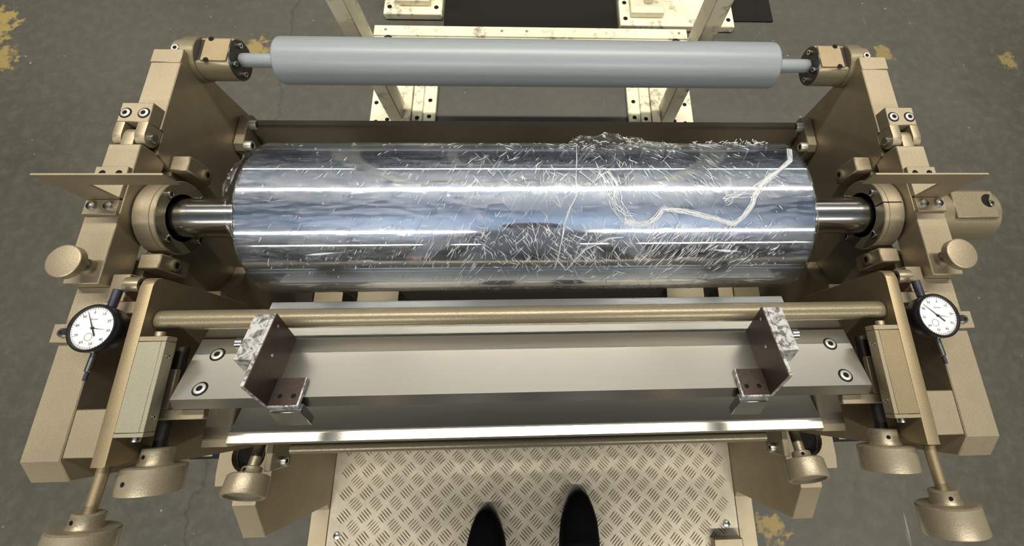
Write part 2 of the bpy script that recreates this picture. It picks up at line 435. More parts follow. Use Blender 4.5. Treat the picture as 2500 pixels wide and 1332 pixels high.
# ------------------------------------------------------------------ platform between the side plates
pf = thing('checker_platform', 'worn five-bar aluminium tread plate platform where the operator stands', 'platform', (0, -0.4, 0))
B().box(-0.4415, 0.4415, -0.75, -0.02, 0.150, 0.158, 0.0005).build('tread_plate', 'tread', pf)
c = B(); q = 0.0306; cs = math.sqrt(0.5)
for i in range(-26, 27):
    for j in range(-26, 27):
        cx = (i - j) * q * cs; cy = -0.35 + (i + j) * q * cs
        if not (-0.425 < cx < 0.425 and -0.70 < cy < -0.04): continue
        a = R(45) if (i + j) % 2 == 0 else R(-45)
        ux, uy = math.cos(a), math.sin(a)
        for k in range(-2, 3):
            ox, oy = cx - uy * k * 0.0056, cy + ux * k * 0.0056
            L = 0.0132 - abs(k) * 0.0011
            pts = [(-L, 0, 0), (-L * .5, -0.0011, 0), (L * .5, -0.0011, 0), (L, 0, 0), (L * .5, 0.0011, 0), (-L * .5, 0.0011, 0), (-L * .6, 0, 0.0014), (L * .6, 0, 0.0014)]
            v = [(ox + ux * p[0] - uy * p[1], oy + uy * p[0] + ux * p[1], 0.158 + p[2]) for p in pts]
            c._add(v, [(0, 1, 6), (1, 2, 7, 6), (2, 3, 7), (3, 4, 7), (4, 5, 6, 7), (5, 0, 6)])
c.build('tread_bars', 'bars', pf, smooth=0, kind='stuff')
for x, y in ((-0.421, -0.277), (0.416, -0.280), (-0.421, -0.68), (0.416, -0.68)):
    B().lathe((x, y, 0.158), (0, 0, 1), [(0, 0.0075), (0.002, 0.0065), (0.0035, 0.003), (0.0035, 0)], 16).build('screw', 'steel', pf)
B().box(0.377, 0.440, -0.37, -0.302, 0.158, 0.180, 0.002).build('corner_block', 'beige', pf)

# ------------------------------------------------------------------ chrome roller, bearings, film
rol = thing('chrome_roller', 'large mirror polished chrome roller lying across the stand', 'roller', (0, AY, AZ))
RR = 0.0885; RX = 0.3077
B().lathe((-RX, AY, AZ), (1, 0, 0), [(0, 0), (0, RR - 0.002), (0.002, RR), (2 * RX - 0.002, RR), (2 * RX, RR - 0.002), (2 * RX, 0)], 128).build('roll_body', 'chrome', rol)
for s in (-1, 1):
    B().lathe((s * RX, AY, AZ), (s, 0, 0), [(0, 0.0225), (0.028, 0.0225), (0.031, 0.0205), (0.036, 0.0205), (0.037, 0.0235), (0.125, 0.0235), (0.125, 0)], 48).build('journal', 'shaft', rol)
for s in (-1, 1):
    b = thing('bearing_housing', ('round flanged bearing housing at the left end of the chrome roller' if s < 0 else 'round flanged bearing housing at the right end of the chrome roller, split flange'), 'bearing', (s * 0.44, AY, AZ - 0.045), 'bearing housings of the chrome roller')
    B().lathe((s * 0.4415, AY, AZ), (-s, 0, 0), [(0, 0.030), (0, 0.0440), (0.0175, 0.0440), (0.0180, 0.0432), (0.0192, 0.0432), (0.0197, 0.0440), (0.023, 0.0440)], 64).build('housing_rim', 'beige', b)
    B().lathe((s * 0.4185, AY, AZ), (-s, 0, 0), [(0, 0.0440), (0.001, 0.0432), (0.001, 0.0285), (-0.020, 0.0285), (-0.020, 0.0)], 64).build('flange_ring', 'bronze' if s < 0 else 'bronze', b)
    B().lathe((s * 0.4182, AY, AZ), (s, 0, 0), [(0.0, 0.0284), (0.006, 0.0275), (0.018, 0.0245)], 48).build('dark_seal', 'dark', b)
    for a in (60, 150, 240, 330):
        y, z = AY + 0.036 * math.cos(R(a)), AZ + 0.036 * math.sin(R(a))
        B().sockcap((s * 0.4175, y, z), (-s, 0, 0), 0.0042, 0.004).build('cap_screw', 'steel', b)
    if s > 0:
        B().box(0.4172, 0.4400, AY - 0.0006, AY + 0.0006, AZ + 0.026, AZ + 0.0444, 0).build('split_line', 'dark', b)

# crinkled cling film on the roller
def onroll(x, deg, r=RR): return Vector((x, AY + r * math.cos(R(deg)), AZ + r * math.sin(R(deg))))
film = thing('plastic_wrap', 'crinkled clear plastic wrap sticking to the top of the chrome roller', 'plastic wrap', (0, AY, AZ + RR))
c = B(); NX, NA = 150, 60; verts = []; faces = []
for i in range(NX + 1):
    for j in range(NA + 1):
        x = -0.3068 + 0.6136 * i / NX; a = 18 + 180 * j / NA
        n1 = noise.noise(Vector((x * 25, a * 0.05, 0.3))); n2 = noise.noise(Vector((x * 90, a * 0.22, 4.0)))
        verts.append(tuple(onroll(x, a, RR + 0.0011 + 0.0005 * n1 + 0.00035 * n2)))
for i in range(NX):
    for j in range(NA):
        k = i * (NA + 1) + j; faces.append((k, k + 1, k + NA + 2, k + NA + 1))
c._add(verts, faces); c.build('film_sheet', 'film', film, smooth=180)
def ridge(c, x, a, ang, L, wd, h):
    # one small crease on the roller: x along the axis, a in degrees round it
    n = 3; pts = []
    for k in range(n + 1):
        t = (k / n - 0.5) * L
        xx = x + t * math.cos(ang); aa = a + math.degrees(t * math.sin(ang) / RR)
        pts.append((xx, aa))
    px, pa = -math.sin(ang) * wd, math.degrees(math.cos(ang) * wd / RR)
    verts = []
    for k, (xx, aa) in enumerate(pts):
        f = 0.25 if k in (0, n) else 1.0
        verts += [tuple(onroll(xx - px * f, aa - pa * f, RR + 0.0012)), tuple(onroll(xx, aa, RR + 0.0012 + h * f)), tuple(onroll(xx + px * f, aa + pa * f, RR + 0.0012))]
    faces = []
    for k in range(n):
        b = 3 * k; faces += [(b, b + 1, b + 4, b + 3), (b + 1, b + 2, b + 5, b + 4)]
    c._add(verts, faces)
rnd = random.Random(3)
c = B()
for k in range(1700):
    x = rnd.gauss(0.06, 0.14) if rnd.random() < 0.75 else rnd.uniform(-0.28, 0.28)
    if not -0.285 < x < 0.285: continue
    a = rnd.uniform(35, 185)
    if rnd.random() < 0.55: a = rnd.choice((rnd.gauss(88, 7), rnd.gauss(124, 6), rnd.gauss(140, 6)))
    if x < -0.06: ang = R(rnd.gauss(-62, 8))
    elif x > 0.12: ang = R(rnd.gauss(52 if a < 115 else -55, 12))
    else: ang = R(rnd.choice((rnd.gauss(-55, 12), rnd.gauss(50, 14), rnd.gauss(85, 10))))
    L = 0.003 + abs(rnd.gauss(0, 0.008))
    if x < -0.12 or x > 0.22: L *= 0.45
    ridge(c, x, a, ang, L, rnd.uniform(0.00016, 0.00042), rnd.uniform(0.0002, 0.0007))
for k in range(90):
    x = rnd.uniform(-0.05, 0.26); a = rnd.uniform(40, 150)
    ridge(c, x, a, R(rnd.choice((rnd.gauss(-60, 6), rnd.gauss(48, 9)))), rnd.uniform(0.014, 0.034), rnd.uniform(0.00012, 0.00024), 0.0004)
c.build('creases', 'fold', film, smooth=0, kind='stuff')
def fold(path, width, n_str, seed, thick=0.0004, lift=0.0012):
    # a twisted fold of film: several fine strands wandering along a path of (x, degrees) on the roller
    rr = random.Random(seed); c = B()
    P = [(x, min(a, 165)) for x, a in path]
    for k in range(n_str):
        off = rr.uniform(-1, 1); pts = []; ph = rr.uniform(0, 6.28); fr = rr.uniform(0.7, 2.2)
        m = (len(P) - 1) * 5
        for i in range(m + 1):
            t = i / 5; b = min(int(t), len(P) - 2); f = t - b
            x = P[b][0] * (1 - f) + P[b + 1][0] * f; a = P[b][1] * (1 - f) + P[b + 1][1] * f
            o_ = width * (off * 0.6 + 0.5 * math.sin(ph + t * fr))
            nx, na = P[b + 1][0] - P[b][0], R(P[b + 1][1] - P[b][1]) * RR
            ln = math.hypot(nx, na) or 1
            pts.append(onroll(x - na / ln * o_, a + math.degrees(nx / ln * o_ / RR), RR + lift + thick * (0.6 + 0.8 * rr.random())))
        c.tube(pts, thick * rr.uniform(0.5, 1.1), 4)
    c.build('twisted_fold', 'veil', film, smooth=60)
fold([(0.0511, 36.5), (0.0487, 68.6), (0.0469, 83.9), (0.0466, 95.7), (0.0395, 103.8), (0.0338, 114.5), (0.0318, 122.6), (0.0291, 130.1), (0.0266, 141.5), (0.0232, 149.9)], 0.0011, 4, 1)
fold([(0.0978, 113.8), (0.1147, 115.6), (0.1231, 114.8), (0.1315, 111.2), (0.1387, 105.4), (0.1485, 105.9), (0.164, 107.3), (0.1796, 109.6), (0.1967, 112.3), (0.2154, 116.0), (0.2252, 110.6), (0.2357, 102.5), (0.2393, 96.9), (0.2482, 89.2), (0.2627, 80.8), (0.2776, 73.8), (0.2902, 67.1), (0.3000, 50.4)], 0.0030, 26, 2, 0.00026)
fold([(0.0775, 78.5), (0.0847, 91.0), (0.0882, 102.2), (0.0978, 111.1), (0.1077, 114.7)], 0.0080, 22, 3, 0.00026)
fold([(0.2058, 100.6), (0.2148, 96.9), (0.2266, 95.0), (0.24, 93.1), (0.252, 87.0), (0.264, 80.0)], 0.0060, 16, 4, 0.0003)
fold([(0.0259, 141.5), (0.0347, 148.7), (0.0363, 151.4), (0.0457, 141.6), (0.0566, 133.2), (0.0676, 129.3), (0.0815, 125.5), (0.0969, 124.7)], 0.0012, 4, 5, 0.0003)
# crumpled edge of film standing up behind the crest, and the loose skirt at the left end
def crumple(name, fn, nu, nv, mat='film'):
    c = B(); verts = [tuple(fn(i / nu, j / nv)) for i in range(nu + 1) for j in range(nv + 1)]
    faces = [(i * (nv + 1) + j, i * (nv + 1) + j + 1, (i + 1) * (nv + 1) + j + 1, (i + 1) * (nv + 1) + j) for i in range(nu) for j in range(nv)]
    c._add(verts, faces); return c.build(name, mat, film, smooth=25)
def edge_fn(u, v):
    x = 0.044 + 0.128 * u
    env = (math.sin(math.pi * min(1, u * 1.04)) ** 0.5) * (0.55 + 0.45 * math.sin(u * 5.0 + 0.3))
    n = noise.noise(Vector((u * 9, v * 3, 1.7))); n2 = noise.noise(Vector((u * 34, v * 11, 3.1)))
    a = 60 - 52 * v * (0.55 + 0.45 * env)
    return onroll(x + 0.004 * n2, a, RR + 0.0015 + v * env * (0.016 + 0.010 * n + 0.006 * n2))
crumple('crumpled_edge', edge_fn, 56, 16)
c = B(); rr = random.Random(9)
for k in range(150):
    u, v = rr.random(), rr.uniform(0.1, 1); p = Vector(edge_fn(u, v)); d = Vector((rr.uniform(-1, 1), rr.uniform(-.6, .6), rr.uniform(-.6, .6))).normalized() * rr.uniform(0.0015, 0.005)
    m_ = Vector(edge_fn(min(1, u + 0.02), v)); c.tube([p, (p + m_) / 2 + Vector((0, 0, 0.0006)), p + d], 0.00028, 4)
for k in range(60):
    x = rr.uniform(0.19, 0.285); p = onroll(x, rr.uniform(30, 40), RR + rr.uniform(0.001, 0.004)); d = Vector((rr.uniform(-1, 1), rr.uniform(-.4, .4), rr.uniform(-.4, .4))).normalized() * 0.004
    c.tube([p, p + d * 0.5 + Vector((0, 0, 0.0005)), p + d], 0.0003, 4)
c.build('crumple_creases', 'fold', film, smooth=60, kind='stuff')
def skirt_fn(u, v):
    a = 48 + 75 * u; n = noise.noise(Vector((u * 14, v * 4, 8))); n2 = noise.noise(Vector((u * 40, v * 9, 2)))
    return onroll(-0.3085 - 0.013 * v * math.sin(math.pi * u) ** 0.6 - 0.0015 * abs(n), a, RR - 0.004 * v + v * (0.005 * n + 0.003 * n2))
crumple('loose_end', skirt_fn, 50, 8)
def skirt_r(u, v):
    a = 95 + 75 * u; n = noise.noise(Vector((u * 14, v * 4, 18)))
    return onroll(0.3085 + 0.005 * v * math.sin(math.pi * u) + 0.001 * abs(n), a, RR - 0.006 * v + v * 0.004 * n)
crumple('loose_end', skirt_r, 40, 6)

# ------------------------------------------------------------------ guide roller at the back
GY, GZ = 0.4286, 0.800
g = thing('guide_roller', 'long matt grey rubber covered roller across the back of the stand', 'roller', (0, GY, GZ))
B().lathe((-0.339, GY, GZ), (1, 0, 0), [(0, 0), (0, 0.0290), (0.0008, 0.0302), (0.0022, 0.0311), (0.004, 0.0315), (0.674, 0.0315), (0.6758, 0.0311), (0.6772, 0.0302), (0.678, 0.0290), (0.678, 0)], 72).build('roll_body', 'grey', g)
for s in (-1, 1):
    B().lathe((s * 0.336, GY, GZ), (s, 0, 0), [(0, 0.0095), (0.054, 0.0095), (0.056, 0.008), (0.056, 0)], 32).build('shaft', 'grey', g)
    h = thing('roller_holder', ('round bronze holder at the left end of the grey roller' if s < 0 else 'round bronze holder at the right end of the grey roller'), 'roller holder', (s * 0.44, GY, GZ - 0.028), 'holders of the grey roller')
    B().lathe((s * 0.4690, GY, GZ), (-s, 0, 0), [(0, 0), (0, 0.0215), (0.003, 0.0255), (0.0165, 0.0262)], 48).build('stub_arm', 'beige', h)
    B().lathe((s * 0.455, GY, GZ), (-s, 0, 0), [(0, 0.020), (0, 0.0286), (0.001, 0.0295), (0.0185, 0.0295), (0.0195, 0.0286), (0.0195, 0)], 56).build('collar', 'bronze', h)
    # half cylinder with a flat top
    f0 = math.degrees(math.asin(0.0195 / 0.0275))
    B().prism(arc(GY, GZ, 0.0275, 180 - f0, 360 + f0, 40), s * 0.4354, s * 0.3935, 0.0006).build('bearing_body', 'bronze', h)
    B().box(s * 0.4290, s * 0.3965, GY - 0.0172, GY + 0.0172, GZ + 0.0192, GZ + 0.0216, 0.0006).build('flat_cover', 'tan' if s > 0 else 'copper' if False else 'tan', h)
    B().box(s * 0.4292, s * 0.4352, GY - 0.0155, GY + 0.0165, GZ + 0.0190, GZ + 0.0199, 0.0003).build('dark_recess', 'blackened', h)
    for y in (GY - 0.0165, GY + 0.0165):
        B().lathe((s * 0.4215, y, GZ + 0.0218), (0, 0, 1), [(0, 0.0034), (0.0004, 0.0034), (0.0004, 0)], 14).build('screw_hole', 'dark', h)
    B().lathe((s * 0.3935, GY, GZ), (-s, 0, 0), [(0, 0.026), (0.0015, 0.0255), (0.0015, 0.0105), (0, 0.0105)], 40).build('end_ring', 'blackened', h)
    for a in (40, 140, 220, 320):
        B().sockcap((s * 0.392, GY + 0.019 * math.cos(R(a)), GZ + 0.0175 * math.sin(R(a))), (-s, 0, 0), 0.0038, 0.0035).build('cap_screw', 'steel', h)
    B().sockcap((s * 0.4570, 0.4245, 0.8262), (0, -0.1, 1), 0.005, 0.004).build('arm_screw', 'steel', h)

# ------------------------------------------------------------------ hinged clamp arms on top of the side plates
for s in (-1, 1):
    arm = thing('hinged_clamp_arm', f'beige hinged clamp arm lying along the {SIDE[s]} side plate', 'clamp arm', (s * 0.461, 0.2, 0.81), 'hinged clamp arms over the bearings')
    x0, x1, xs0, xs1 = 0.4432, 0.4788, 0.4545, 0.4690
    # clevis block with two fingers
    def finger(xa, xb):
        poly = [(0.3285, 0.8330), (0.3285, 0.8500)] + arc(0.2870, 0.8390, 0.0110, 90, 270, 10) + [(0.30, 0.8280)]
        poly = [(y, max(z, 0.8285)) for y, z in poly]
        return poly, xa, xb
    c = B(); c.box(s * x0, s * x1, 0.303, 0.3285, 0.8327, 0.850, 0.0008); c.build('clevis_block', 'beige', arm)
    for xa, xb in ((x0, xs0), (xs1, x1)):
        poly = [(0.3028, 0.8500)] + arc(0.2870, 0.8390, 0.0110, 90, 270, 12) + [(0.3028, 0.8280)]
        B().prism(poly, s * xa, s * xb, 0.0005).build('clevis_finger', 'beige', arm)
    poly = arc(0.2885, 0.8385, 0.0095, -90, 90, 12) + [(0.268, 0.848), (0.268, 0.829)]
    B().prism(poly, s * (xs0 + 0.0006), s * (xs1 - 0.0006), 0.0004).build('hinge_tongue', 'beige', arm)
    B().box(s * x0, s * x1, 0.113, 0.274, 0.812, 0.850, 0.001).build('arm_bar', 'beige', arm)
    B().lathe((s * 0.4432, 0.287, 0.839), (-s, 0, 0), [(0, 0.0055), (0.003, 0.0055), (0.004, 0.0045), (0.004, 0)], 20).build('hinge_pin', 'steel', arm)
    for x in (0.4510, 0.4715):
        flush_screw((s * x, 0.3145, 0.8500), (0, 0, 1), 0.0054, arm)
    # splash sheet: thin Gamma-shaped sheet standing across the arm, with its foot
    sh = thing('splash_sheet', f'thin upright beige sheet standing across the {SIDE[s]} clamp arm', 'sheet metal guard', (s * 0.46, 0.2055, 0.85), 'upright sheets on the clamp arms')
    poly = [(s * 0.4780, 0.8545), (s * 0.4780, 0.9155), (s * 0.3560, 0.9155), (s * 0.3560, 0.8920), (s * 0.4440, 0.8920), (s * 0.4440, 0.8545)]
    B().prismy(poly, 0.2045, 0.2063).build('sheet', 'beige', sh, smooth=0)
    B().box(s * 0.4440, s * 0.4785, 0.187, 0.2043, 0.8502, 0.8545, 0.0005).build('mounting_foot', 'beige', sh)
    B().box(s * 0.4440, s * 0.4785, 0.2065, 0.243, 0.8502, 0.8555, 0.0005).build('mounting_foot', 'beige', sh)
    for y, m in ((0.235, 'dark'), (0.1965, 'steel')):
        for x in (0.4525, 0.4700):
            if m == 'dark': B().lathe((s * x, y, 0.8556), (0, 0, 1), [(0, 0.0034), (0.0003, 0.0034), (0.0003, 0)], 14).build('screw_hole', 'dark', sh)
            else: B().lathe((s * x, y, 0.8545), (0, 0, 1), [(0, 0.0048), (0.003, 0.0042), (0.0038, 0.002), (0.0038, 0)], 16).build('screw', 'steel', sh)
    # clamp knob
    kb = thing('clamp_knob', f'round flat beige clamp knob on the {SIDE[s]} clamp arm, pointing up', 'knob', (s * 0.458, 0.130, 0.85), 'clamp knobs on the arms')
    B().lathe((s * 0.458, 0.130, 0.8502), (0, 0, 1), [(0, 0.0085), (0.004, 0.0085), (0.006, 0.0068), (0.0190, 0.0068)], 28).build('stem', 'bronze', kb)
    B().lathe((s * 0.458, 0.130, 0.8690), (0, 0, 1), [(0, 0), (0, 0.0155), (0.001, 0.0165), (0.0085, 0.0165), (0.0093, 0.0158), (0.0095, 0.0150), (0.0095, 0)], 48).build('disc', 'beige', kb)

# brake motor on the right outside
mt = thing('motor_housing', 'tan cylindrical housing sticking out beyond the right side plate', 'motor', (0.53, AY, AZ - 0.033))
B().lathe((0.4785, AY, AZ), (1, 0, 0), [(0, 0), (0, 0.0325), (0.096, 0.0325), (0.0985, 0.0300), (0.0985, 0)], 56).build('housing', 'bronze', mt)
B().box(0.515, 0.568, AY - 0.016, AY + 0.019, AZ + 0.025, AZ + 0.0330, 0.0008).build('cover_plate', 'bronze', mt)
B().lathe((0.560, AY + 0.006, AZ + 0.0331), (0, 0, 1), [(0, 0.0085), (0.0003, 0.0085), (0.0003, 0)], 20, 0.3, 0.3 + math.pi * 1.2).build('recess', 'dark', mt)
B().sockcap((0.561, AY + 0.002, AZ + 0.0334), (0, 0, 1), 0.0035, 0.003).build('cap_screw', 'steel', mt)

# ------------------------------------------------------------------ inner bracket plates, slides, tie rod
for s in (-1, 1):
    br = thing('bracket_plate', f'upright {"tan" if s > 0 else "olive tan"} bracket plate inside the {SIDE[s]} side plate, rounded at the back', 'bracket', (s * 0.386, 0.03, 0.7), 'inner bracket plates')
    poly = [(-0.0555, 0.8600), (-0.0555, 0.8440), (-0.050, 0.790), (-0.03, 0.700), (0.118, 0.700)] + arc(0.108, 0.850, 0.010, 0, 90, 8)
    B().prism(poly, s * 0.3805, s * 0.3930, 0.0006).build('plate', 'tan', br, smooth=30)
    sl = thing('slide_block', ('pale olive slide block with end caps beside the left bracket plate' if s < 0 else 'brown stained tan slide block with end caps beside the right bracket plate'), 'slide block', (s * 0.367, 0.014, 0.846), 'slide blocks')
    pm = 'olive' if s < 0 else 'tan'
    B().box(s * 0.3585, s * 0.3802, -0.0275, 0.0535, 0.846, 0.8600, 0.0004).build('body', pm, sl)
    B().box(s * 0.3540, s * 0.3583, -0.0275, 0.0535, 0.846, 0.8602, 0.0004).build('gib_strip', 'olive' if s < 0 else 'beige', sl)
    B().box(s * 0.3540, s * 0.3802, -0.0315, -0.0278, 0.846, 0.8601, 0.0004).build('end_cap', 'olive' if s < 0 else 'beige', sl)
    B().box(s * 0.3540, s * 0.3802, 0.0538, 0.0585, 0.846, 0.8601, 0.0004).build('end_cap', 'beige', sl)
    B().sockcap((s * 0.3665, 0.0585, 0.853), (0, 1, 0), 0.0045, 0.005).build('cap_screw', 'beige', sl)
    B().sockcap((s * 0.3665, -0.0315, 0.850), (0, -1, 0), 0.0040, 0.0045).build('cap_screw', 'steel', sl)
    for y in (0.040, -0.015):
        B().sockcap((s * 0.3540, y, 0.853), (-s, 0, 0), 0.0022, 0.0015).build('set_screw', 'steel', sl)
rod = B().cyl((-0.3800, 0.0767, 0.8400), (0.3800, 0.0767, 0.8400), 0.0098, 40).build('tie_rod', 'bronze')
tag(rod, 'long tan painted round rod between the two bracket plates', 'rod')

# ------------------------------------------------------------------ blade holder (tilted 25 degrees)
TA = R(25)
def tilt(v):
    x, u, h = v
    return (x, -u * math.cos(TA) + h * math.sin(TA), 0.85 + u * math.sin(TA) + h * math.cos(TA))
# local: x, u (0 at front top edge, negative towards the back), h above the top surface
bh = thing('blade_holder', 'tilted bright brushed steel blade holder plate in front of the roller', 'blade holder', (0, 0.03, 0.80))
def inv(y, z):
    return (-y * math.cos(TA) + (z - 0.85) * math.sin(TA), y * math.sin(TA) + (z - 0.85) * math.cos(TA))
c = B(tilt); c.prism([(-0.0665, 0), (0, 0), inv(-0.0088, 0.8425), inv(-0.0080, 0.8350), (-0.0665, -0.0130)], -0.3455, 0.3455, 0.0005); c.build('top_plate', 'plate', bh, smooth=15)
c = B(tilt); c.box(-0.3465, 0.3465, -0.0815, -0.0670, -0.0215, -0.0022, 0.0006); c.build('clamp_plate', 'plate', bh)
c = B(tilt); c.box(-0.2935, 0.2935, -0.1130, -0.0817, -0.0065, -0.0030, 0.0003); c.build('blade', 'plate', bh)
for x in (-0.322, 0.322):
    for u in (-0.047, -0.0105):
        flush_screw((x, u, 0.0), (0, 0, 1), 0.0056, bh, tilt)
# angle brackets standing on the holder
for s, xi in ((-1, 0.2490), (1, 0.2340)):
    e = thing('edge_bracket', f'dark oxidised steel angle bracket near the {SIDE[s]} end of the blade holder', 'bracket', (s * xi, 0.03, 0.84), 'angle brackets on the blade holder')
    c = B(tilt)
    up = [(-0.0640, 0.0002), (-0.0620, 0.050), (0.0125, 0.050), (0.0125, 0.046), (0.0095, 0.0002)]
    c.prism(up, s * xi, s * (xi + 0.0010), 0); c.build('web_face', 'rust', e)
    c = B(tilt); c.prism([(u + (0.0003 if u < 0 else 0), h) for u, h in up], s * (xi + 0.0010), s * (xi + 0.0045), 0.0003); c.build('web', 'scraped', e)
    c = B(tilt); c.box(s * (xi - 0.0285), s * (xi - 0.0001), -0.0180, 0.0110, 0.0002, 0.0045, 0.0004); k = c.build('foot', 'scraped', e)
    c = B(tilt); c.box(s * (xi - 0.0265), s * (xi - 0.0002), -0.0175, 0.0098, 0.0046, 0.0049, 0); c.build('foot_face', 'rust', k)
    for x in (xi - 0.021, xi - 0.0085):
        c = B(tilt); c.lathe((s * x, 0.001, 0.0049), (0, 0, 1), [(0, 0.0024), (0.0002, 0.0024), (0.0002, 0)], 12); c.build('screw_hole', 'dark', k)
    c = B(tilt); c.box(s * (xi - 0.0310), s * (xi - 0.001), 0.0064, 0.0150, -0.0300, 0.0001, 0.0005); c.build('hanging_block', 'shaft', e)
    c = B(tilt); c.box(s * (xi + 0.0046), s * (xi + 0.0210), -0.0615, -0.0130, 0.0280, 0.0500, 0.0005); c.build('clamp_block', 'scraped', e)
    c = B(tilt); c.box(s * (xi + 0.0046), s * (xi + 0.0190), -0.058, -0.018, 0.0002, 0.0278, 0.0005); c.build('spacer', 'plate', e)
    c = B(tilt); c.lathe((s * (xi + 0.0210), -0.036, 0.040), (s, 0, 0), [(0, 0.0030), (0.004, 0.0030), (0.0042, 0.0048), (0.0105, 0.0048), (0.0112, 0.0042), (0.0112, 0.0023), (0.007, 0.0022), (0.007, 0)], 22); c.build('thumb_screw', 'steel', e)
    for u, h in ((-0.054, 0.040), (-0.028, 0.030)):
        c = B(tilt); c.lathe((s * xi, u, h), (-s, 0, 0), [(0, 0.0018), (0.0006, 0.0014), (0.0006, 0)], 10); c.build('rivet', 'steel', e)

# ------------------------------------------------------------------ drip tray under the blade holder
tr = thing('drip_tray', 'dull steel drip tray with a bright front lip under the blade holder', 'tray', (0, -0.01, 0.75))
sec = [(-0.0460, 0.7830), (-0.0440, 0.7880), (-0.0350, 0.7860), (-0.024, 0.7770), (-0.010, 0.7700), (0.010, 0.7660), (0.040, 0.7650)]
lo = [(y, z - 0.004) for y, z in reversed(sec)]
B().prism(sec[2:] + lo[:-2], -0.3220, 0.3220, 0).build('pan', 'tray', tr, smooth=60)
B().prism([(-0.0455, 0.7800), (-0.0460, 0.7852), (-0.0440, 0.7880), (-0.0352, 0.7862), (-0.0352, 0.7810)], -0.3215, 0.3215, 0.0003).build('front_lip', 'plate', tr)
for s in (-1, 1):
    B().prism([(-0.048, 0.700), (-0.048, 0.7790), (-0.008, 0.7790), (0.005, 0.700)], s * 0.3230, s * 0.3520, 0.001).build('end_block', 'beige', tr)
tr2 = B().cyl((-0.268, -0.0535, 0.7560), (0.268, -0.0535, 0.7560), 0.0055, 24).build('front_rod', 'bronze', tr)
c = B(); c.box(-0.30, 0.30, -0.0470, -0.0430, 0.730, 0.7785); c.build('front_apron', 'brown', tr)
for s in (-1, 1):
    B().box(s * 0.285, s * 0.292, -0.075, -0.048, 0.715, 0.7600).build('rod_bracket', 'bronze', tr)
    B().sockcap((s * 0.285, -0.068, 0.735), (-s, 0, 0), 0.005, 0.005).build('cap_screw', 'satin', tr)
    c = B(); c.box(s * 0.3230, s * 0.3705, -0.0185, -0.0088, 0.8228, 0.8300); c.box(s * 0.3590, s * 0.3705, -0.0088, 0.029, 0.8228, 0.8300); c.build('support_angle', 'beige', tr)

# ------------------------------------------------------------------ hand knobs
def hand_knob(name, label, p, d, hub_r, hub_l, r, l, shaft_r, shaft_l, mat='knob', holes=True, group='hand knobs at the front', shaft_mat='bronze', recess=False):
    # p: back face of the hub, d: axis towards the operator; the shaft runs back from p
    d = Vector(d).normalized(); p = Vector(p)
    t = thing(name, label, 'knob', tuple(p), group)
    B().cyl(p - d * shaft_l, p + d * 0.002, shaft_r, 24).build('shaft', shaft_mat, t)
    hb = B().lathe(p, d, [(0, 0), (0, hub_r - 0.001), (0.001, hub_r), (hub_l * 0.75, hub_r), (hub_l, hub_r * 1.12)], 36).build('hub', mat, t)
    prof_ = [(hub_l * 0.98, hub_r), (hub_l, r - 0.0015), (hub_l + 0.0015, r), (hub_l + l - 0.001, r * 1.03), (hub_l + l, r * 1.01)]
    if recess: prof_ += [(hub_l + l, r * 0.86), (hub_l + l - 0.003, r * 0.84), (hub_l + l - 0.003, 0)]
    else: prof_ += [(hub_l + l, 0)]
    dr = B().lathe(p, d, prof_, 48).build('drum', mat, t)
    up = (Vector((0, 0, 1)) - d * d.z).normalized()
    if holes:
        side = d.cross(up)
        v = (up * 0.9 + side * 0.25).normalized()
        q = p + d * hub_l * 0.5 + v * (hub_r - 0.0004)
        B().lathe(q, v, [(0.0005, 0.0019), (0.0007, 0.0019), (0.0007, 0.0)], 12).build('set_screw_hole', 'dark', hb)
        if holes == 2:
            q = p + d * (hub_l + l * 0.55) + v * (r * 1.015 - 0.0004)
            B().lathe(q, v, [(0.0005, 0.0022), (0.0007, 0.0022), (0.0007, 0.0)], 12).build('set_screw_hole', 'dark', dr)
    return t
for s in (-1, 1):
    w_ = SIDE[s]
    hand_knob('hand_knob', f'outermost {w_} beige hand knob, on a long rod in front of the bracket plate', (s * 0.3965, -0.0930 if s < 0 else -0.0965, 0.842), (s * 0.06, -1, 0), 0.0125, 0.0120, 0.0265, 0.0250, 0.0052, 0.039, shaft_mat='tan')
    hand_knob('hand_knob', f'wide beige hand knob below the {w_} slide block', (s * 0.3680, -0.0430, 0.815), (0, -1, 0), 0.0140, 0.0160, 0.0265, 0.0240, 0.0062, 0.095, holes=2 if s < 0 else 1, shaft_mat='blackened')
    hand_knob('hand_knob', f'small beige hand knob tilted up near the {w_} end of the drip tray', (s * 0.3080, -0.0715, 0.752), (0, -0.90, 0.34), 0.0105, 0.0085, 0.0215, 0.0205, 0.0060, 0.028, recess=True)
    cpl = B().lathe((s * 0.3080, -0.030, 0.736), (0, -1, 0.0), [(0, 0), (0, 0.009), (0.010, 0.009), (0.010, 0)], 24).build('coupling', 'bronze', tr)

